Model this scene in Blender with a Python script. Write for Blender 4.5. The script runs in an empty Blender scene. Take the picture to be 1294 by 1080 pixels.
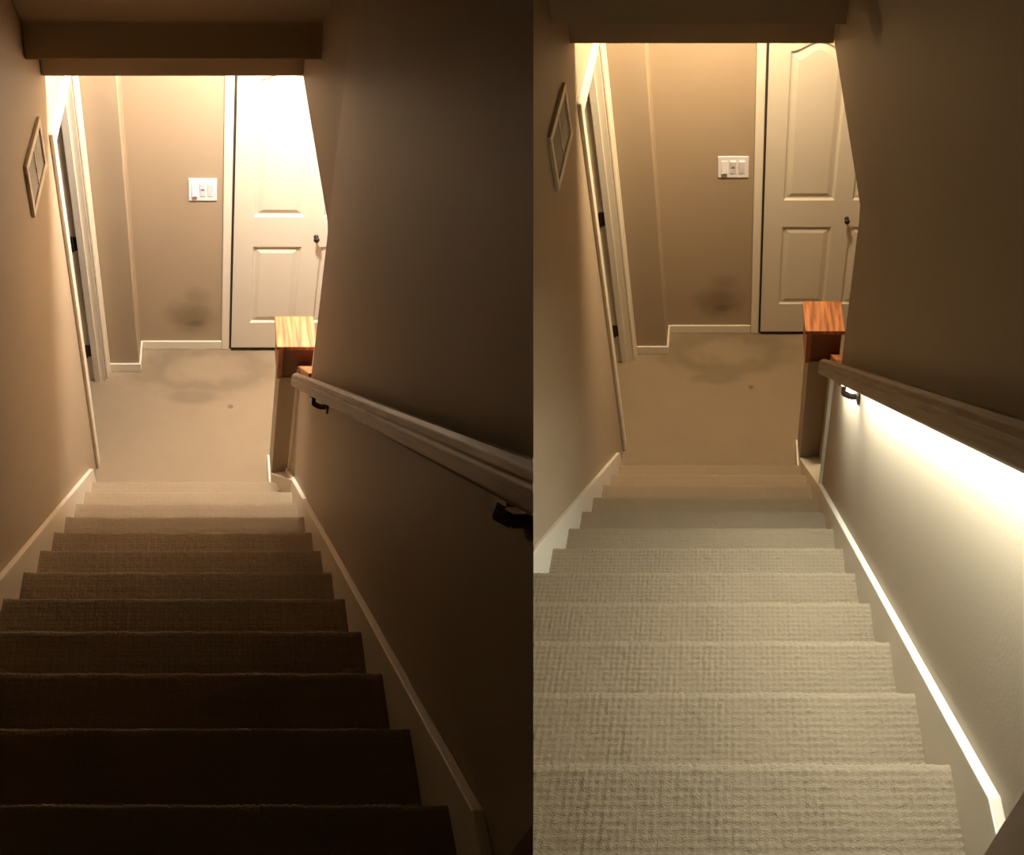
import bpy, bmesh, math, random
from mathutils import Vector
from mathutils.geometry import tessellate_polygon
random.seed(7)

# ------------------------------------------------------------------ camera, world, exposure
F_PX, W_PX = 1130.0, 1294.0
PITCH = math.radians(47.0)
CP, SP = math.cos(PITCH), math.sin(PITCH)
CAM_Z = 4.0238                         # eye 1.42 m above the upper floor (2.60 m)
scene = bpy.context.scene
cam_d = bpy.data.cameras.new('camera')
cam_d.sensor_fit = 'HORIZONTAL'; cam_d.sensor_width = 36.0
cam_d.lens = 36.0 * F_PX / W_PX
cam_d.clip_start = 0.02
cam = bpy.data.objects.new('camera', cam_d)
cam.location = (0, 0, CAM_Z)
cam.rotation_euler = (math.radians(90) - PITCH, 0, 0)
scene.collection.objects.link(cam)
scene.camera = cam
world = bpy.data.worlds.new('world'); scene.world = world
world.use_nodes = True
world.node_tree.nodes['Background'].inputs[0].default_value = (0.30, 0.20, 0.13, 1)
world.node_tree.nodes['Background'].inputs[1].default_value = 0.002      # night: nearly no ambient light
scene.view_settings.view_transform = 'Standard'
scene.view_settings.look = 'None'
scene.view_settings.exposure = 0.0
scene.view_settings.gamma = 1.0
scene.view_settings.use_curve_mapping = False

LAMP_DIM = dict(unlit=900.0, lit=350.0)       # glow of the ceiling lamp at the foot of each flight
LED_POWER = 142.0

COL = scene.collection

# ------------------------------------------------------------------ materials
def new_mat(name):
    m = bpy.data.materials.new(name); m.use_nodes = True
    nt = m.node_tree; b = nt.nodes['Principled BSDF']
    return m, nt, b
def N(nt, t, **kw):
    n = nt.nodes.new(t)
    for k, v in kw.items():
        if k in n.bl_rna.properties.keys(): setattr(n, k, v)
    return n
def L(nt, a, b): nt.links.new(a, b)
def math_n(nt, op, a, b=None, c=None):
    n = nt.nodes.new('ShaderNodeMath'); n.operation = op
    for i, v in enumerate((a, b, c)):
        if v is None: continue
        if isinstance(v, (int, float)): n.inputs[i].default_value = v
        else: nt.links.new(v, n.inputs[i])
    return n.outputs[0]
def noise(nt, vec, scale, detail=2.0):
    n = nt.nodes.new('ShaderNodeTexNoise'); n.inputs['Scale'].default_value = scale
    n.inputs['Detail'].default_value = detail
    if vec is not None: nt.links.new(vec, n.inputs['Vector'])
    return n
def mix_col(nt, fac, c1, c2):
    n = nt.nodes.new('ShaderNodeMix'); n.data_type = 'RGBA'
    if isinstance(fac, (int, float)): n.inputs[0].default_value = fac
    else: nt.links.new(fac, n.inputs[0])
    for i, c in ((6, c1), (7, c2)):
        if isinstance(c, tuple): n.inputs[i].default_value = (*c, 1)
        else: nt.links.new(c, n.inputs[i])
    return n.outputs[2]
def bump(nt, b, h, strength, dist):
    n = nt.nodes.new('ShaderNodeBump'); n.inputs['Strength'].default_value = strength
    n.inputs['Distance'].default_value = dist
    nt.links.new(h, n.inputs['Height']); nt.links.new(n.outputs[0], b.inputs['Normal'])

def plain(name, col, rough=0.5, var=0.06, scale=8.0, metal=0.0, bump_s=0.0):
    m, nt, b = new_mat(name)
    tc = nt.nodes.new('ShaderNodeTexCoord')
    nz = noise(nt, tc.outputs['Object'], scale, 3)
    dark = tuple(c * (1 - var) for c in col); lite = tuple(min(1, c * (1 + var)) for c in col)
    L(nt, mix_col(nt, nz.outputs[0], dark, lite), b.inputs['Base Color'])
    b.inputs['Roughness'].default_value = rough; b.inputs['Metallic'].default_value = metal
    if bump_s:
        n2 = noise(nt, tc.outputs['Object'], 160, 2); bump(nt, b, n2.outputs[0], bump_s, 0.002)
    return m

WALL = (0.375, 0.285, 0.185)
def blob(nt, uv, cu, cv, ru, rv):
    """soft patch mask, 1 in the middle"""
    s = nt.nodes.new('ShaderNodeSeparateXYZ'); L(nt, uv, s.inputs[0])
    du = math_n(nt, 'DIVIDE', math_n(nt, 'SUBTRACT', s.outputs[0], cu), ru)
    dv = math_n(nt, 'DIVIDE', math_n(nt, 'SUBTRACT', s.outputs[1], cv), rv)
    r = math_n(nt, 'SQRT', math_n(nt, 'ADD', math_n(nt, 'MULTIPLY', du, du), math_n(nt, 'MULTIPLY', dv, dv)))
    return r
def ramp(nt, v, a, b_, lo=0.0, hi=1.0):
    n = nt.nodes.new('ShaderNodeMapRange'); n.interpolation_type = 'SMOOTHSTEP'
    L(nt, v, n.inputs['Value'])
    n.inputs['From Min'].default_value = a; n.inputs['From Max'].default_value = b_
    n.inputs['To Min'].default_value = lo; n.inputs['To Max'].default_value = hi
    return n.outputs[0]

def wall_mat(name, patch=None):
    m, nt, b = new_mat(name)
    tc = nt.nodes.new('ShaderNodeTexCoord')
    nz = noise(nt, tc.outputs['Object'], 2.5, 4)
    col = mix_col(nt, nz.outputs[0], tuple(c * 0.95 for c in WALL), tuple(c * 1.05 for c in WALL))
    if patch:                                    # darker patch low on the wall
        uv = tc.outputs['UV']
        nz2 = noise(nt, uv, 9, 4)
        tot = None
        for cu, cv, ru, rv, w in patch:
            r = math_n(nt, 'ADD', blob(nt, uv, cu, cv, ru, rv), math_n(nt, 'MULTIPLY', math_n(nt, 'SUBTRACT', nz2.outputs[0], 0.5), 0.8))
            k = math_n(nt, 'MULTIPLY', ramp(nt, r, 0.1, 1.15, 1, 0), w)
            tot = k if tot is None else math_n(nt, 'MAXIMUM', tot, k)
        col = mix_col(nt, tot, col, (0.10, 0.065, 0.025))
    L(nt, col, b.inputs['Base Color'])
    b.inputs['Roughness'].default_value = 0.55
    n2 = noise(nt, tc.outputs['Object'], 140, 3); bump(nt, b, n2.outputs[0], 0.18, 0.002)
    return m

def carpet_mat(name, loops, dark_areas=None, tone=1.0):
    m, nt, b = new_mat(name)
    tc = nt.nodes.new('ShaderNodeTexCoord'); uv = tc.outputs['UV']
    big = noise(nt, tc.outputs['Object'], 5, 4)
    fine = noise(nt, uv, 420, 2)
    c1 = mix_col(nt, big.outputs[0], (0.27 * tone, 0.196 * tone, 0.116 * tone), (0.34 * tone, 0.25 * tone, 0.15 * tone))
    col = mix_col(nt, math_n(nt, 'MULTIPLY', fine.outputs[0], 0.35), c1, (0.20 * tone, 0.145 * tone, 0.085 * tone))
    if dark_areas:                                      # darker ring and patches in the carpet colour
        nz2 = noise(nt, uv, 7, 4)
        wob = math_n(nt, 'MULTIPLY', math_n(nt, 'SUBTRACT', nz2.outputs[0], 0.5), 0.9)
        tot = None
        for cu, cv, ru, rv, inner, w in dark_areas:
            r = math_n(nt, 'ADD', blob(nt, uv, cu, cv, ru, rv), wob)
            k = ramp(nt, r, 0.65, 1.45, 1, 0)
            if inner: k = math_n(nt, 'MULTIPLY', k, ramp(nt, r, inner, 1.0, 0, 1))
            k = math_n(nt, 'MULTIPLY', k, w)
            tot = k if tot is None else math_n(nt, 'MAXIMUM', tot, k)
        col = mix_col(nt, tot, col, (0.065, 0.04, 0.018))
    L(nt, col, b.inputs['Base Color'])
    b.inputs['Roughness'].default_value = 0.95
    if 'Sheen Weight' in b.inputs: b.inputs['Sheen Weight'].default_value = 0.05
    if loops:
        wobn = noise(nt, uv, 60, 2)
        s = nt.nodes.new('ShaderNodeSeparateXYZ'); L(nt, uv, s.inputs[0])
        w = math_n(nt, 'MULTIPLY', wobn.outputs[0], 0.006)
        hs = []
        for o in (0, 1):
            t = math_n(nt, 'MULTIPLY', math_n(nt, 'ADD', s.outputs[o], w), math.pi / 0.017)
            hs.append(math_n(nt, 'POWER', math_n(nt, 'ABSOLUTE', math_n(nt, 'SINE', t)), 0.6))
        h = math_n(nt, 'ADD', math_n(nt, 'MULTIPLY', hs[0], hs[1]), math_n(nt, 'MULTIPLY', fine.outputs[0], 0.5))
        bump(nt, b, h, 0.3, 0.004)
    else:
        f2 = noise(nt, uv, 120, 3)
        bump(nt, b, math_n(nt, 'ADD', fine.outputs[0], f2.outputs[0]), 0.6, 0.005)
    return m

def wood_mat(name, c1, c2, rough, sx, sy):
    m, nt, b = new_mat(name)
    tc = nt.nodes.new('ShaderNodeTexCoord')
    mp_ = nt.nodes.new('ShaderNodeMapping'); mp_.inputs['Scale'].default_value = (sx, sy, 1)
    L(nt, tc.outputs['UV'], mp_.inputs[0])
    nz = noise(nt, mp_.outputs[0], 1.0, 5); nz.inputs['Distortion'].default_value = 0.6
    r = ramp(nt, nz.outputs[0], 0.35, 0.66)
    L(nt, mix_col(nt, r, c1, c2), b.inputs['Base Color'])
    b.inputs['Roughness'].default_value = rough
    bump(nt, b, nz.outputs[0], 0.15, 0.001)
    return m

def emit(name, col, strength):
    m = bpy.data.materials.new(name); m.use_nodes = True
    nt = m.node_tree; nt.nodes.remove(nt.nodes['Principled BSDF'])
    e = nt.nodes.new('ShaderNodeEmission'); e.inputs[0].default_value = (*col, 1); e.inputs[1].default_value = strength
    L(nt, e.outputs[0], nt.nodes['Material Output'].inputs[0])
    return m

MAT = dict(
    wall=wall_mat('tan_wall_paint'),
    ceil=plain('ceiling_paint', (0.36, 0.28, 0.185), 0.7, 0.03, 3, bump_s=0.2),
    trim=plain('cream_trim_paint', (0.74, 0.66, 0.52), 0.38, 0.03, 5),
    door=plain('cream_door_paint', (0.64, 0.57, 0.45), 0.40, 0.03, 4, bump_s=0.05),
    carpet=carpet_mat('looped_stair_carpet', True),
    pile=carpet_mat('deep_looped_stair_carpet', False),
    oak=wood_mat('orange_oak', (0.47, 0.185, 0.065), (0.20, 0.06, 0.018), 0.4, 48, 3),
    oakdark=plain('dark_stained_oak', (0.16, 0.05, 0.025), 0.4, 0.2, 20),
    rail=wood_mat('worn_rail_wood', (0.34, 0.235, 0.15), (0.22, 0.145, 0.09), 0.42, 5, 70),
    bronze=plain('dark_bronze', (0.05, 0.035, 0.025), 0.4, 0.1, 30, metal=0.8),
    plastic=plain('white_plastic', (0.80, 0.76, 0.76), 0.3, 0.01, 5),
    grey=plain('grey_plastic', (0.17, 0.155, 0.15), 0.4, 0.05, 5),
    slat=plain('grille_paint', (0.27, 0.235, 0.19), 0.5, 0.04, 5),
    dark=plain('dark_void', (0.035, 0.025, 0.018), 0.8, 0.1, 5),
    brown=plain('brown_casing', (0.17, 0.10, 0.055), 0.5, 0.1, 6),
    led=emit('led_glow', (0.91, 1.0, 0.96), LED_POWER),
    lamp_unlit=emit('warm_lamp_glow', (1.0, 0.91, 0.83), LAMP_DIM['unlit']),
    lamp_lit=emit('dim_warm_lamp_glow', (1.0, 0.80, 0.54), LAMP_DIM['lit']),
)

# ------------------------------------------------------------------ the two flights
# Two carpeted flights fork away from the upper floor, one splayed to the left and one to the right, with a
# wedge of wall between them. Each flight is measured along its own axes: a across, b along, c up. The flights
# splay in plan and their walls lean outward, so the axes are oblique; SPLAY gives the rates per metre.
K_CUT = 0.023894             # the two flights meet along this plane at the fork
CUT_N = Vector((1, -K_CUT * CP, K_CUT * SP)).normalized()
CUT_P = Vector((0, 0, CAM_Z))

class Bay:
    def __init__(s, key, splay, H, side, P):
        s.key, s.H, s.side = key, H, side
        s.kb, s.kc = splay * CP, -splay * SP
        s.z0 = CAM_Z - H
        s.x0 = splay * SP * H
        s.lc = P['hc'] + .47                # landing ceiling
        s.__dict__.update(P)
    def w(s, p):
        a, b, c = p
        return Vector((a + s.kb * b + s.kc * c + s.x0, b, c + s.z0))
    def nosing(s, b):                       # height of the nosing line at b
        return s.rise + (s.b1 - b) * s.rise / s.run

BAYS = [
    Bay('unlit', -0.33805, 4.0238, -1, dict(
        rise=.2, run=.23265, b1=3.1558, wl=-.670, wr=.445, tl=-.648, tr=.424,
        D=4.482, stub_b=4.262, stub_a=-.458, jamb=4.18, jamb_in=3.50, dhead=2.06,
        rw_up=2.835, rw_low=3.20, over=[(2.835, 2.06), (2.909, 2.11), (3.443, 2.375)],
        hb=3.443, hc=2.375, band=[(3.18, 2.52), (3.175, 2.565), (3.205, 2.69), (3.11, 2.80)],
        post=(.350, .470, 3.256, 3.456), post_top=.90, cap=(.325, .520), cap_c=(.93, 1.125),
        rail_a=.385, rail=[(2.861, 1.262), (.60, 3.262)], vent=(2.872, 3.238, 2.10, 2.315),
        door=.143, casing=.078, panel=(.258, .550), fold=.664, knob=(.631, .915), swit=(-.121, .041, 1.141, 1.286),
        ra=1.0, low=(1.30, 1.00), brackets=[2.36, .745], top_trim=.42, lamp=(.24, 3.79))),
    Bay('lit', 0.24513, 4.1213, 1, dict(
        rise=.2075, run=.24382, b1=3.3549, wl=-.665, wr=.425, tl=-.645, tr=.404,
        D=4.756, stub_b=4.538, stub_a=-.437, jamb=4.459, jamb_in=3.72, dhead=2.18,
        rw_up=2.53, rw_low=2.66, over=[(2.51, 2.42), (2.55, 2.465), (3.687, 2.51)],
        hb=3.687, hc=2.498, band=[(3.36, 2.68), (3.35, 2.717), (3.355, 2.86), (3.27, 2.96)],
        post=(.405, .535, 3.455, 3.665), post_top=.92, cap=(.375, .575), cap_c=(.94, 1.15),
        rail_a=.365, rail=[(2.569, 1.712), (.45, 3.543)], vent=(2.965, 3.392, 2.25, 2.475),
        door=.203, casing=.136, panel=(.318, .628), fold=.737, knob=(.715, .955), swit=(-.079, .104, 1.221, 1.363),
        ra=2.0, low=(1.70, 1.60), brackets=[2.10, .50], top_trim=.475, lamp=(.24, 4.07))),
]
ST = {}

# ------------------------------------------------------------------ mesh helpers
class MB:
    """vertices in a flight's own (a, b, c) metres; build() turns them into one mesh object"""
    def __init__(s): s.v, s.f, s.uv = [], [], {}
    def add(s, vs, fs, uvs=None):
        n = len(s.v); s.v += [tuple(v) for v in vs]
        for f in fs: s.f.append([i + n for i in f])
        if uvs:
            for i, u in enumerate(uvs): s.uv[n + i] = u
        return s
    def box(s, a0, a1, b0, b1, c0, c1):
        vs = [(a, b, c) for a in (a0, a1) for b in (b0, b1) for c in (c0, c1)]
        return s.add(vs, [(0, 1, 3, 2), (4, 6, 7, 5), (0, 4, 5, 1), (2, 3, 7, 6), (0, 2, 6, 4), (1, 5, 7, 3)])
    def prism(s, pts, axis, lo, hi):
        """polygon pts extruded along axis 0 (pts are b,c), 1 (a,c) or 2 (a,b)"""
        def P(q, t):
            return {0: (t, q[0], q[1]), 1: (q[0], t, q[1]), 2: (q[0], q[1], t)}[axis]
        n = len(pts)
        vs = [P(q, lo) for q in pts] + [P(q, hi) for q in pts]
        tri = tessellate_polygon([[Vector((q[0], q[1], 0)) for q in pts]]) if n > 4 else [tuple(range(n))]
        fs = [tuple(t) for t in tri] + [tuple(i + n for i in t)[::-1] for t in tri] + [(i, i + n, (i + 1) % n + n, (i + 1) % n) for i in range(n)]
        return s.add(vs, fs)
    def sweep(s, prof, p0, p1):
        """profile (a, n) swept in a straight line between two (b, c) points; n is square to the line"""
        (b0, c0), (b1, c1) = p0, p1
        d = math.hypot(b1 - b0, c1 - c0); ub, uc = (b1 - b0) / d, (c1 - c0) / d
        nb, nc = (-uc, ub) if ub >= 0 else (uc, -ub)
        n = len(prof); vs, uvs = [], []
        for (bb, cc, t) in ((b0, c0, 0), (b1, c1, d)):
            per = 0
            for i, (a, h) in enumerate(prof):
                if i: per += math.hypot(a - prof[i-1][0], h - prof[i-1][1])
                vs.append((a, bb + nb * h, cc + nc * h)); uvs.append((t, per))
        fs = [list(range(n)), list(range(2 * n - 1, n - 1, -1))] + [(i, i + n, (i + 1) % n + n, (i + 1) % n) for i in range(n)]
        return s.add(vs, fs, uvs)
    def lathe(s, prof, ctr, axis, seg=20):
        """rings (r, t) turned about axis through ctr"""
        vs = []
        for r, t in prof:
            for i in range(seg):
                q = 2 * math.pi * i / seg; x, y = r * math.cos(q), r * math.sin(q)
                o = {0: (t, x, y), 1: (x, t, y), 2: (x, y, t)}[axis]
                vs.append(tuple(ctr[k] + o[k] for k in range(3)))
        m = len(prof); fs = []
        for j in range(m - 1):
            for i in range(seg):
                fs.append((j * seg + i, j * seg + (i + 1) % seg, (j + 1) * seg + (i + 1) % seg, (j + 1) * seg + i))
        fs.append(list(range(seg))[::-1]); fs.append(list(range((m - 1) * seg, m * seg)))
        return s.add(vs, fs)
    def build(s, name, bay, mat, parent=None, base=None, bevel=0.0, smooth=False, cut=True):
        root = parent
        while root is not None and root.parent is not None: root = root.parent
        if parent is not None: o0 = root.location.copy()
        else:
            if base is None:
                base = tuple(sum(v[k] for v in s.v) / len(s.v) if k < 2 else min(v[2] for v in s.v) for k in range(3))
            o0 = bay.w(base)
        me = bpy.data.meshes.new(name)
        bm = bmesh.new()
        lv = [bm.verts.new(bay.w(v)) for v in s.v]
        uvl = bm.loops.layers.uv.new('UVMap')
        src = s.v
        for f in s.f:
            try: face = bm.faces.new([lv[i] for i in f])
            except ValueError: continue
            face.smooth = smooth
            if f[0] in s.uv:
                for lp, i in zip(face.loops, f): lp[uvl].uv = s.uv.get(i, (0, 0))
            else:
                nx = ny = nz = 0.0                      # newell normal picks the plane for the uv
                for k in range(len(f)):
                    p, q = src[f[k]], src[f[(k + 1) % len(f)]]
                    nx += (p[1] - q[1]) * (p[2] + q[2]); ny += (p[2] - q[2]) * (p[0] + q[0]); nz += (p[0] - q[0]) * (p[1] + q[1])
                m_ = max(abs(nx), abs(ny), abs(nz))
                for lp, i in zip(face.loops, f):
                    a, b, c = src[i]
                    lp[uvl].uv = (a, b) if abs(nz) == m_ else ((a, c) if abs(ny) == m_ else (b, c))
        bmesh.ops.recalc_face_normals(bm, faces=bm.faces)
        if cut:
            ds = [(v.co - CUT_P).dot(CUT_N) * bay.side for v in bm.verts]
            if min(ds) < -1e-4:
                r = bmesh.ops.bisect_plane(bm, geom=bm.verts[:] + bm.edges[:] + bm.faces[:], plane_co=CUT_P, plane_no=CUT_N * bay.side, clear_inner=True)
                ed = [e for e in r['geom_cut'] if isinstance(e, bmesh.types.BMEdge)]
                if len(ed) < 200: bmesh.ops.holes_fill(bm, edges=ed, sides=0)
        for v in bm.verts: v.co -= o0
        bm.to_mesh(me); bm.free()
        me.materials.append(mat)
        ob = bpy.data.objects.new(name, me); COL.objects.link(ob)
        if parent is not None: ob.parent = parent
        else: ob.location = o0
        if bevel:
            md = ob.modifiers.new('bevel', 'BEVEL'); md.width = bevel; md.segments = 2; md.limit_method = 'ANGLE'
            md.angle_limit = math.radians(35)
        return ob

def thing(bay, name, label, cat, base, group=None):
    o = bpy.data.objects.new(name, None); COL.objects.link(o)
    o.location = bay.w(base); o.empty_display_size = 0.1
    o['label'] = label; o['category'] = cat
    if group: o['group'] = group
    return o
def tag(o, label, cat, group=None):
    o['label'] = label; o['category'] = cat
    if group: o['group'] = group
    return o
def struct(o, label=None):
    o['kind'] = 'structure'
    if label: o['label'] = label
    return o
def copy_tree(o, loc=None, parent=None):
    c = o.copy(); COL.objects.link(c); c.parent = parent
    if loc is not None: c.location = loc
    for ch in list(o.children): copy_tree(ch, None, c)
    return c

TXT = dict(unlit='in the dark stairwell', lit='in the stairwell with the glowing rail')

# ------------------------------------------------------------------ room shell of one flight
def shell(y):
    k = TXT[y.key]
    M = MAT
    # landing carpet
    dark_areas = [(-.03, y.D - .20, .40, .21, .30, .42), (-.10, y.D - .46, .16, .06, 0, .30), (-.40, y.D - .27, .10, .07, 0, .25), (.13, y.D - .55, .018, .018, 0, .55)]
    M['land'] = carpet_mat('ringed_landing_carpet_' + y.key, False, dark_areas, 0.98)
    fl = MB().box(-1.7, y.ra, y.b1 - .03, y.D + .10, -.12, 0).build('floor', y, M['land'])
    struct(fl, 'tan landing carpet with a darker ring ' + k)
    # upper floor, carried back under the camera
    if True:
        uf = MB().box(y.tl, y.tr, -1.2, y.b1 - 12 * y.run, 13 * y.rise - .12, 13 * y.rise).build('floor', y, M['carpet'])
        struct(uf, 'upper floor carpet at the head of the steps ' + k)
    # left wall, pierced by the doorway at the foot of the flight
    wl, th = y.wl, .115
    pts = [(-1.0, -.1), (y.jamb_in, -.1), (y.jamb_in, y.dhead), (y.jamb, y.dhead), (y.jamb, -.1), (y.stub_b + .08, -.1), (y.stub_b + .08, 5.0), (-1.0, 5.0)]
    struct(MB().prism(pts, 0, wl - th, wl).build('wall_left', y, M['wall']), 'tan left wall with a doorway at the foot of the flight ' + k)
    # short return wall beside the doorway, then the far wall
    struct(MB().box(wl, y.stub_a, y.stub_b, y.D + .1, -.1, 3.05).build('wall_return', y, M['wall'], bevel=.006), 'tan wall corner jutting out beside the doorway ' + k)
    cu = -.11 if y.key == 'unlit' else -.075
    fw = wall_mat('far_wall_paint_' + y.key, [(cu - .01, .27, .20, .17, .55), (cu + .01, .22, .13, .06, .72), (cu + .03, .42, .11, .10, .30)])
    struct(MB().box(y.stub_a, y.ra, y.D, y.D + .1, -.1, 3.05).build('wall_far', y, fw), 'tan far wall with a dark patch low down ' + k)
    # right wall: full height over the flight, stopping short at the foot, with a beam over the opening
    wr = y.wr
    cb = 4.95
    o = y.over
    pts = [(y.top_trim - .5, 2.3), (y.b1 - .6, -.1), (y.rw_low, -.1), (y.rw_low, y.low[1]), (y.rw_up, y.low[0]), (y.rw_up, o[0][1]), o[1], o[2], (o[2][0], 3.4), (y.rw_up, 3.9), (1.0, 5.0), (y.top_trim - .5, 5.0)]
    struct(MB().prism(pts, 0, wr, wr + .11).build('wall_right', y, M['wall']), 'tan right wall carrying the handrail ' + k)
    if y.key == 'unlit':                     # splayed bulkhead between the wall end and the header
        p = [(wr, 2.85), (.372, y.hb), (.372, y.hb + .12), (wr + .11, y.hb + .12), (wr + .11, 2.85)]
        cc = [2.085, y.hc - .002, y.hc - .002, y.hc - .002, 2.085]
        vs = [(a, b, c) for (a, b), c in zip(p, cc)] + [(a, b, 3.3) for a, b in p]
        struct(MB().add(vs, [(0, 1, 2, 3, 4), (9, 8, 7, 6, 5)] + [(i, i + 5, (i + 1) % 5 + 5, (i + 1) % 5) for i in range(5)]).build('wall_bulkhead', y, M['wall']), 'splayed piece of wall between the right wall and the header')
    # wall closing the space to the right of the landing
    struct(MB().box(y.ra, y.ra + .03, y.rw_up, y.D + .1, -.1, 3.05).build('wall_side', y, M['wall']))
    struct(MB().box(wr + .11, y.ra + .03, y.rw_up - .1, y.rw_up, -.1, 3.05).build('wall_back', y, M['wall']))
    # ceiling of the landing, header and sloping ceiling over the flight
    b = y.band
    s0 = b[3]; sl = y.rise / y.run
    top = (s0[0] - (4.9 - s0[1]) / sl, 4.9)
    prof = [(y.D + .05, y.lc), (y.hb + .12, y.lc), (y.hb + .12, y.hc), (y.hb, y.hc), (y.hb, b[0][1]), b[0], b[1], b[2], b[3], top, (-1.0, 4.9), (-1.0, 5.05), (top[0] + .1, 5.05), (s0[0] + .3, s0[1] + .35), (y.D + .05, y.lc + .12)]
    prof[5] = (b[1][0], b[1][1])
    prof = prof[:6] + prof[7:]
    struct(MB().prism(prof, 0, wl, wr).build('ceiling', y, M['ceil'], bevel=.008), 'sloping ceiling and header beam above the flight ' + k)
    struct(MB().box(wr, y.ra + .03, y.rw_up, y.D, y.lc, y.lc + .1).build('ceiling', y, M['ceil']), 'ceiling over the right of the landing ' + k)
    # casing round the doorway in the left wall
    cw, ct = .075, .018
    ca = wl + ct
    struct(MB().box(wl, ca, y.jamb_in - cw, y.jamb_in - .006, 0, y.dhead + cw).build('trim_1', y, M['trim'], bevel=.005), 'near upright casing of the doorway ' + k)
    struct(MB().box(wl, ca, y.jamb_in - .006, y.jamb + .006, y.dhead + .006, y.dhead + cw).build('trim_2', y, M['trim'], bevel=.005), 'head casing of the doorway ' + k)
    t3 = MB().box(wl, ca, y.jamb + .006, y.stub_b - .002, 0, y.dhead + cw).build('trim_3', y, M['trim'], bevel=.006)
    struct(t3, 'far upright casing of the doorway ' + k)
    MB().box(wl, ca + .008, y.stub_b - .024, y.stub_b - .003, 0, y.dhead + cw).build('back_band', y, M['trim'], t3, bevel=.004)
    jm = MB().box(wl - th, wl, y.jamb - .014, y.jamb, 0, y.dhead).box(wl - th * .62, wl - th * .30, y.jamb - .026, y.jamb - .014, 0, y.dhead).build('trim_4', y, M['trim'])
    struct(jm, 'hinge-side jamb of the doorway ' + k)
    hz = [(.261, 1.064, 1.87)] if y.key == 'unlit' else [(.281, 1.136, 1.97)]
    for h in hz[0]:
        hg = MB().box(wl - .094, wl - .072, y.jamb - .019, y.jamb - .0142, h - .045, h + .045).lathe([(.007, -.048), (.007, .048)], (wl - .098, y.jamb - .022, h), 2, 10).build('hinge', y, M['bronze'], jm)
    struct(MB().box(wl - th, wl, y.jamb_in, y.jamb_in + .014, 0, y.dhead).build('trim_5', y, M['trim']), 'near jamb of the doorway ' + k)
    # baseboards
    bh = .068
    struct(MB().box(wl + ct, y.stub_a + .013, y.stub_b - .013, y.stub_b, 0, bh).build('baseboard_return', y, M['trim'], bevel=.004))
    struct(MB().box(y.stub_a, y.stub_a + .013, y.stub_b, y.D, 0, bh).build('baseboard_side', y, M['trim'], bevel=.004))
    struct(MB().box(y.stub_a + .013, y.casing, y.D - .013, y.D, 0, bh).build('baseboard_far', y, M['trim'], bevel=.004))
    # casing of the closet door
    struct(MB().box(y.casing, y.door - .014, y.D - .018, y.D, 0, 2.1).build('trim_6', y, M['trim'], bevel=.006), 'cream upright casing beside the panel door ' + k)
    struct(MB().box(y.door - .014, min(1.5, y.ra), y.D - .006, y.D, 0, 2.1).build('trim_7', y, M['dark']), 'dark gap behind the panel door ' + k)
    # dark casing at the head of the right wall
    struct(MB().box(wr - .024, wr, y.top_trim - .10, y.top_trim, 2.60, 4.9).build('trim_8', y, M['brown'], bevel=.004), 'brown casing edge at the head of the right wall ' + k)

# ------------------------------------------------------------------ panel door
def outline(x0, x1, z0, z1, arch, ins, n=12):
    x0 += ins; x1 -= ins; z0 += ins; z1 -= ins
    pts = [(x0, z0), (x1, z0)]
    if not arch: return pts + [(x1, z1), (x0, z1)]
    for i in range(n + 1):
        t = i / n; pts.append((x1 + (x0 - x1) * t, z1 + arch * (0.5 - 0.5 * math.cos(2 * math.pi * t))))
    return pts
def door(y):
    k = TXT[y.key]
    d = bpy.data.objects.new('door_1', None); COL.objects.link(d); d.location = y.w((y.door, y.D, 0))
    d['kind'] = 'structure'; d['label'] = 'cream folding panel door with a dark knob ' + k
    p0, p1 = y.panel; pw = p1 - p0; mul = y.fold - p1
    t0, t1 = y.D - .034, y.D - .008
    lo, hi = .035, 2.12
    r1 = (.250, .842) if y.key == 'unlit' else (.277, .893)
    r2 = (1.050, 1.88) if y.key == 'unlit' else (1.083, 2.00)
    cols = [(p0, p1), (p1 + mul, p1 + mul + pw)]
    x1 = min(cols[1][1] + (p0 - y.door), y.ra - .01)
    leaf = MB()
    leaf.box(y.door, p0, t0, t1, lo, hi); leaf.box(p1, p1 + mul, t0, t1, lo, hi); leaf.box(cols[1][1], x1, t0, t1, lo, hi)
    for q0, q1 in cols:
        leaf.box(q0, q1, t0, t1, lo, r1[0]); leaf.box(q0, q1, t0, t1, r1[1], r2[0])
        o = outline(q0, q1, r2[0], r2[1], .055, 0)
        leaf.prism([(q1, hi), (q0, hi)] + o[2:][::-1], 1, t0, t1)
    lf = leaf.build('door_leaf', y, MAT['door'], d)
    for q0, q1 in cols:
        for (z0, z1), ar in ((r1, 0), (r2, .055)):
            rings = [(0, 0), (.010, .012), (.018, .013), (.046, .003), (.05, .0025)]
            vs, fs = [], []
            for ins, dep in rings:
                vs += [(a, t0 + dep, c) for a, c in outline(q0, q1, z0, z1, ar, ins)]
            n = len(vs) // len(rings)
            for j in range(len(rings) - 1):
                for m in range(n): fs.append((j * n + m, j * n + (m + 1) % n, (j + 1) * n + (m + 1) % n, (j + 1) * n + m))
            fs.append([(len(rings) - 1) * n + m for m in range(n)])
            vs2 = [(a, t1, c) for a, c in outline(q0, q1, z0, z1, ar, 0)]
            nn = len(vs); fs.append([nn + m for m in range(n)][::-1])
            for m in range(n): fs.append((m, nn + m, nn + (m + 1) % n, (m + 1) % n))
            MB().add(vs + vs2, fs).build('panel', y, MAT['door'], lf)
    ka, kc = y.knob
    MB().lathe([(.014, 0), (.014, -.005), (.007, -.009), (.007, -.024), (.014, -.029), (.018, -.037), (.014, -.046), (.005, -.049)], (ka, t0, kc), 1, 18).build('knob', y, MAT['bronze'], lf, smooth=True)

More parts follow.
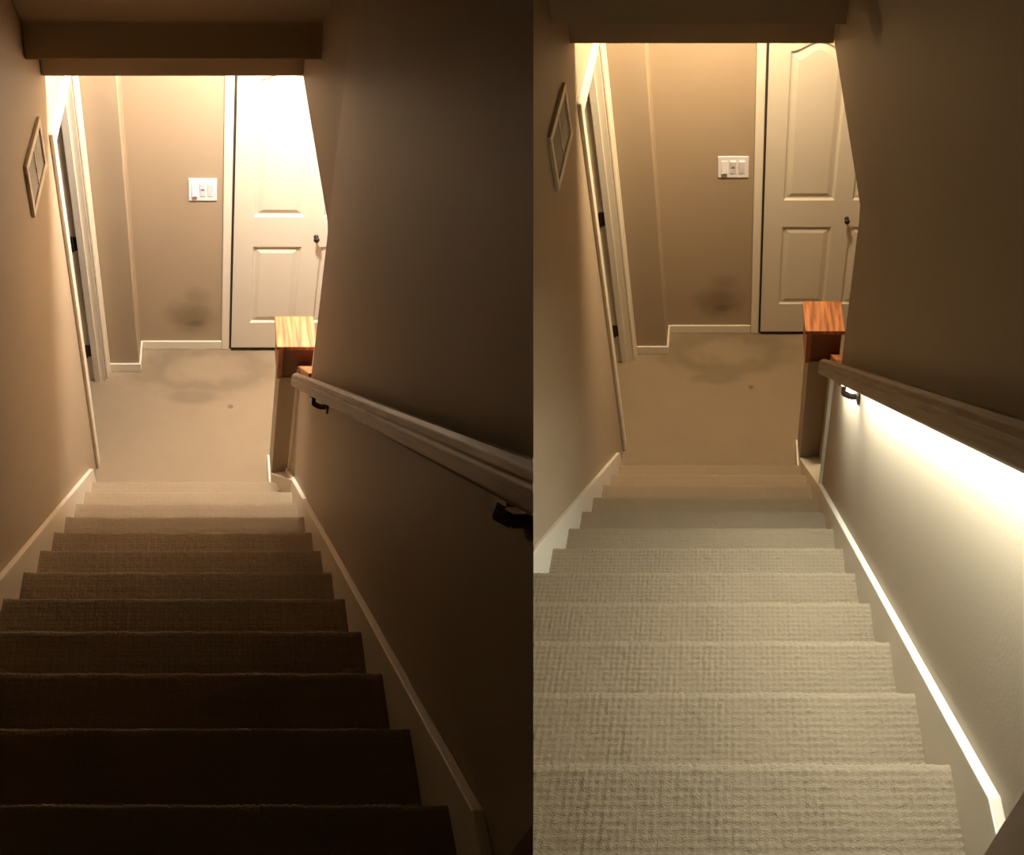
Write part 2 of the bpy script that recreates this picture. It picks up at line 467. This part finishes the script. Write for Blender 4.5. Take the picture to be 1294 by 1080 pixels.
# ------------------------------------------------------------------ carpeted flight
def hash2(i, j):
    v = math.sin(i * 12.9898 + j * 78.233) * 43758.5453
    return v - math.floor(v)
def step_mesh(y, kk, res):
    """one carpeted step: tread with rolled nosing, riser and body; loops of the pile stand up from the surface"""
    bk = y.b1 - (kk - 1) * y.run; ck = kk * y.rise
    r = .014
    path = []                                              # (b, c, nb, nc) from the back of the tread over the nosing
    back = bk - y.run - .012
    n1 = max(2, int((bk - r - back) / res))
    for i in range(n1): path.append((back + (bk - r - back) * i / n1, ck, 0, 1))
    na = max(4, int(math.pi * r / res * 1.4))
    for i in range(na + 1):
        t = math.pi * i / na; path.append((bk - r + r * math.sin(t), ck - r + r * math.cos(t), math.sin(t), math.cos(t)))
    path.append((bk - .022, ck - 2 * r - .004, 1, 0))
    nr = max(2, int((y.rise - .04) / max(res, .03)))
    for i in range(1, nr + 1): path.append((bk - .022, ck - 2 * r - .004 - (y.rise - 2 * r - .004) * i / nr, 1, 0))
    na_ = max(2, int((y.tr - y.tl) / res))
    P = .0145
    vs, uvs = [], []
    s = 0.0
    for i, (b, c, nb, nc) in enumerate(path):
        if i: s += math.hypot(b - path[i-1][0], c - path[i-1][1])
        for j in range(na_ + 1):
            a = y.tl + (y.tr - y.tl) * j / na_
            if res < .02:
                row = math.floor(s / P); cl = math.floor(a / P + .5 * 0)
                wig = .0007 * math.sin(s * 90 + cl * 2.1) + .0006 * math.sin(a * 70 + row * 1.7)
                u = (a + wig) / P; v = (s + wig) / P
                hu = abs(math.sin(math.pi * u)); hv = abs(math.sin(math.pi * v))
                h = (hu ** .55) * (hv ** .55) * (.75 + .5 * hash2(math.floor(u), math.floor(v)) + .25 * math.sin(a * 31 + s * 17)) * .0044
            else: h = 0
            vs.append((a, b + nb * h, c + nc * h)); uvs.append((a, s))
    m = na_ + 1; fs = []
    for i in range(len(path) - 1):
        for j in range(na_): fs.append((i * m + j, i * m + j + 1, (i + 1) * m + j + 1, (i + 1) * m + j))
    mb = MB().add(vs, fs, uvs)
    # closed ends, underside and back of the step
    for a, rev in ((y.tl, 0), (y.tr, 1)):
        ring = [(a, b, c) for b, c, _, _ in path] + [(a, back, ck - y.rise)]
        mb.add(ring, [list(range(len(ring)))[::-1 if rev else 1]])
    return mb
def flight(y):
    k = TXT[y.key]
    lab = 'straight flight of unlit beige carpeted steps between dark walls' if y.key == 'unlit' else 'straight flight of brightly lit beige looped-carpet steps beside the glowing rail'
    st = thing(y, 'staircase', lab, 'staircase', ((y.tl + y.tr) / 2, y.b1, 0))
    for kk in range(1, 13):
        if y.key == 'lit': res = .0042 if kk >= 7 else .006
        else: res = .0058
        step_mesh(y, kk, res).build('step', y, MAT['pile' if res < .02 else 'carpet'], st, smooth=True)
    # skirt boards along both walls, their tops parallel to the nosing line
    sl = y.rise / y.run
    up = .088
    for a0, a1, far in ((y.wl, y.tl, y.jamb_in - .08), (y.tr, y.wr, y.post[2] if y.key == 'unlit' else y.rw_low)):
        bt = y.b1 - 11.6 * y.run                            # where the board turns level
        if a0 > 0:
            bt = .535
            ct = y.nosing(bt) + up
            e = far - .01; pts = [(e, max(.06, y.nosing(e) + up)), (bt, ct), (y.top_trim, ct + .004), (y.top_trim, ct - .40), (bt, ct - .42), (e - .1, -.05), (e, -.05)]
        else:
            ct = y.nosing(bt) + up
            e = min(far, y.b1 + .10); pts = [(e, .10), (e - .03, y.nosing(e - .03) + up), (bt, ct), (-.5, ct), (-.5, ct - .30), (bt, ct - .36), (e - .25, -.05), (e, -.05)]
        MB().prism(pts, 0, a0, a1).build('skirt_board', y, MAT['trim'], st, bevel=.003)
    return st

# ------------------------------------------------------------------ newel, rail, lamp, grille, switch
def newel(y):
    k = 'at the foot of the dark flight' if y.key == 'unlit' else 'at the foot of the lit flight'
    a0, a1, b0, b1 = y.post
    t = thing(y, 'newel_post', 'boxed drywall newel with an orange oak cap ' + k, 'newel post', ((a0 + a1) / 2, (b0 + b1) / 2, 0))
    MB().box(a0, a1, b0, b1, 0, y.post_top).build('body', y, MAT['wall'], t, bevel=.004)
    c0, c1 = y.cap_c; k0, k1 = y.cap
    cb0, cb1 = b0 - .02, b1 + .01
    # orange cap: lid, left cheek, dark recessed throat
    lid = MB().box(k0, k1, cb0, cb1, c1 - .022, c1)
    lid.build('cap', y, MAT['oak'], t, bevel=.003)
    MB().box(k0 + .012, k0 + .036, cb0 + .012, cb1 - .01, y.post_top, c1 - .022).build('cheek', y, MAT['oak'], t, bevel=.002)
    MB().box(k0 + .036, k1 - .01, cb0 + .03, cb1 - .01, y.post_top, c1 - .022).build('throat', y, MAT['oakdark'], t)
    # baseboard along the landing side and little plinth on the steps
    MB().box(a0 - .013, a0, b0 - .01, b1, 0, .085).build('plinth', y, MAT['trim'], t, bevel=.003)
    # sloping stringer cap that widens round the newel
    e = b0
    lit = y.key == 'lit'
    bk = y.rw_low - .01 if lit else e - .30
    ar = a1 if lit else y.wr
    ctop = y.nosing(bk) + .085
    vs = [(a0 - .004, e, .155), (ar, e, .175), (y.wr, bk, ctop), (y.tr, bk, ctop), (a0 - .004, e, -.02), (ar, e, -.02), (y.wr, bk, ctop - .3), (y.tr, bk, ctop - .3)]
    MB().add(vs, [(0, 1, 2, 3), (4, 7, 6, 5), (0, 3, 7, 4), (1, 5, 6, 2), (0, 4, 5, 1), (3, 2, 6, 7)]).build('stringer_cap', y, MAT['trim'], t, bevel=.003)
    # corner strip where the stair wall stops, and the low wall with its sloping oak cap
    l0, l1 = y.low
    MB().box(y.wr - .014, y.wr + .03, y.rw_low, y.rw_low + .022, .16, l1).build('corner_strip', y, MAT['trim'], t, bevel=.003)
    if lit:
        bb, cc, a_ = y.rw_low + .022, l1, y.wr
        vs = [(a_ + .03, bb, 0), (a_ + .11, bb, 0), (a1 + .05, b0, 0), (a1 - .02, b0, 0), (a_ + .03, bb, cc - .02), (a_ + .11, bb, cc - .02), (a1 + .05, b0, .95), (a1 - .02, b0, .95)]
        fs = [(0, 1, 2, 3), (7, 6, 5, 4), (0, 4, 5, 1), (1, 5, 6, 2), (2, 6, 7, 3), (3, 7, 4, 0)]
        MB().add(vs, fs).build('low_wall', y, MAT['wall'], t)
        vs = [(v[0], v[1], v[2] + .028) for v in vs[4:]]
        lo = [(v[0], v[1], v[2] - .026) for v in vs]
        MB().add(lo + vs, fs).build('low_wall_cap', y, MAT['oak'], t, bevel=.003)
    else:
        MB().prism([(y.rw_up, l0 + .002), (y.rw_low + .05, l1 - .04), (y.rw_low + .05, l1 - .01), (y.rw_up, l0 + .03)], 0, y.wr - .012, y.wr + .115).build('low_wall_cap', y, MAT['oak'], t, bevel=.003)

def handrail(y):
    k = 'along the unlit stair wall' if y.key == 'unlit' else 'above the glowing strip on the stair wall'
    a = y.rail_a; p0, p1 = y.rail
    prof = [(-.024, -.018), (-.017, -.026), (.012, -.026), (.014, -.033), (.021, -.033), (.024, -.026), (.024, .006), (.019, .011), (.022, .016), (.017, .027), (.006, .033), (-.006, .033), (-.017, .027), (-.022, .016), (-.019, .011), (-.024, .006)]
    t = thing(y, 'handrail', 'brown wooden handrail ' + k, 'handrail', (a, p0[0], p0[1]))
    MB().sweep([(a + u, v) for u, v in prof], p0, p1).build('rail', y, MAT['rail'], t, bevel=.002)
    sl = (p1[1] - p0[1]) / (p1[0] - p0[0])
    proto = None
    for bb in y.brackets:
        cc = p0[1] + sl * (bb - p0[0])
        m = MB()
        m.lathe([(.03, 0), (.03, -.006), (.012, -.010)], (y.wr, bb, cc - .095), 0, 16)
        pts = [(y.wr - .008, cc - .098), (y.wr - .03, cc - .098), (y.wr - .055, cc - .08), (a + .004, cc - .045)]
        for i in range(3):
            (x0, z0), (x1, z1) = pts[i], pts[i + 1]
            dx, dz = x1 - x0, z1 - z0; L_ = math.hypot(dx, dz); nx, nz = -dz / L_ * .007, dx / L_ * .007
            m.prism([(x0 + nx, z0 + nz), (x1 + nx, z1 + nz), (x1 - nx, z1 - nz), (x0 - nx, z0 - nz)], 1, bb - .007, bb + .007)
        m.sweep([(a - .013, -.034), (a + .013, -.034), (a + .013, -.027), (a - .013, -.027)], (bb + .03, cc + sl * .03), (bb - .03, cc - sl * .03))
        m.build('bracket', y, MAT['bronze'], t)
    if y.key == 'lit':
        d = math.hypot(p1[0] - p0[0], p1[1] - p0[1])
        e0 = (p0[0] - .10, p0[1] - sl * .10); e1 = (.66, p0[1] + sl * (.66 - p0[0]))
        m = MB().sweep([(a - .010, -.0285), (a + .010, -.0285), (a + .010, -.0265), (a - .010, -.0265)], e0, e1)
        o = m.build('led_strip', y, MAT['led'], base=(a, e0[0], e0[1]))
        tag(o, 'glowing white light strip fixed under the handrail', 'light strip')

def lamp(y):
    k = TXT[y.key]
    la, lb = y.lamp
    t = thing(y, 'ceiling_lamp', ('bright' if y.key == 'unlit' else 'dim') + ' warm ceiling lamp over the landing ' + k, 'lamp', (la, lb, y.lc))
    MB().lathe([(.132, 0), (.138, -.012), (.132, -.024)], (la, lb, y.lc), 2, 28).build('pan', y, MAT['bronze'], t)
    R = .125
    prof = [(R * math.cos(q), -.024 - .10 * math.sin(q)) for q in [i * math.pi / 2 / 7 * .97 for i in range(8)]]
    MB().lathe(prof, (la, lb, y.lc), 2, 28).build('glass_dome', y, MAT['lamp_' + y.key], t, smooth=True)

def grille(y):
    k = 'on the left wall of the dark stairwell' if y.key == 'unlit' else 'on the left wall of the lit stairwell'
    b0, b1, c0, c1 = y.vent; w = y.wl
    t = thing(y, 'wall_grille', 'white framed two-bay air grille ' + k, 'vent', (w, (b0 + b1) / 2, c0))
    fw, ft = .028, .014
    fr = MB()
    fr.box(w, w + ft, b0, b1, c0, c0 + fw); fr.box(w, w + ft, b0, b1, c1 - fw, c1)
    fr.box(w, w + ft, b0, b0 + fw, c0 + fw, c1 - fw); fr.box(w, w + ft, b1 - fw, b1, c0 + fw, c1 - fw)
    fr.build('frame', y, MAT['trim'], t, bevel=.002)
    mid = (b0 + b1) / 2
    MB().box(w, w + .010, mid - .005, mid + .005, c0 + fw, c1 - fw).build('divider', y, MAT['trim'], t)
    MB().box(w, w + .001, b0 + fw, b1 - fw, c0 + fw, c1 - fw).build('backing', y, MAT['grey'], t)
    n = 10
    for lo, hi in ((b0 + fw, mid - .005), (mid + .005, b1 - fw)):
        proto = None
        for i in range(n):
            c = c0 + fw + (c1 - c0 - 2 * fw) * (i + .5) / n
            if proto is None:
                proto = MB().prism([(w + .001, c + .006), (w + .008, c - .004), (w + .008, c - .006), (w + .001, c + .004)], 1, lo, hi).build('slat', y, MAT['slat'], t); cp = c
            else:
                s = proto.copy(); COL.objects.link(s); s.parent = t
                s.location = y.w((0, 0, c)) - y.w((0, 0, cp))
    return t

def switch(y):
    k = 'beside the panel door ' + TXT[y.key]
    a0, a1, c0, c1 = y.swit; D = y.D
    t = thing(y, 'switch_plate', 'white three-gang switch plate ' + k, 'switch', ((a0 + a1) / 2, D, c0))
    MB().box(a0, a1, D - .007, D, c0, c1).build('plate', y, MAT['plastic'], t, bevel=.004)
    w = (a1 - a0); mc = (c0 + c1) / 2; hh = (c1 - c0) * .29
    for i in range(3):
        ac = a0 + w * (.22 + .28 * i)
        sw = w * .095
        # tilted paddle: top edge proud on the two right-hand switches, bottom proud on the left one
        t0, t1 = (.004, .012) if i else (.012, .004)
        pts = [(D - .006, mc - hh), (D - .006 - t0, mc - hh), (D - .006 - t1, mc + hh), (D - .006, mc + hh)]
        p = MB().prism(pts, 0, ac - sw, ac + sw).build('paddle', y, MAT['plastic'], t, bevel=.001)
        if i == 0: MB().box(ac - sw * .7, ac + sw * .7, D - .0185, D - .017, mc - hh - .002, mc - hh + .006).build('slot', y, MAT['grey'], p)
        if i == 1: MB().box(ac - sw * .5, ac + sw * .5, D - .0165, D - .012, mc - .002 + hh * .1, mc + .007 + hh * .1).build('indicator', y, MAT['grey'], p)

for y in BAYS:
    shell(y); door(y); flight(y); newel(y); handrail(y); lamp(y); grille(y); switch(y)

# ------------------------------------------------------------------ wedge of wall between the two flights
def wedge():
    l, r = BAYS
    sl, sr = -0.33805, 0.24513
    z1 = l.wr / (K_CUT - sl)                              # fork edge: where the left flight's right wall meets the fork plane
    z2 = -r.wl / (sr - K_CUT) * 1.0
    plan = [(K_CUT * z1, z1), (K_CUT * (z2 + .1), z2 + .1), (l.wr + sl * (z2 + .1) + .02, z2 + .1)]
    u = Vector((0, SP, CP)); f = Vector((0, CP, -SP)); c = Vector((0, 0, CAM_Z))     # u runs along the line where the two leaning walls meet
    vs = [c + Vector((x, 0, 0)) + f * z + u * h for h in (-1.9, 1.9) for x, z in plan]
    me = bpy.data.meshes.new('wall_centre')
    me.from_pydata([tuple(v) for v in vs], [], [(0, 1, 2), (5, 4, 3), (0, 3, 4, 1), (1, 4, 5, 2), (2, 5, 3, 0)])
    me.materials.append(MAT['wall'])
    o = bpy.data.objects.new('wall_centre', me); COL.objects.link(o)
    struct(o, 'wedge of tan wall where the two flights fork')
wedge()
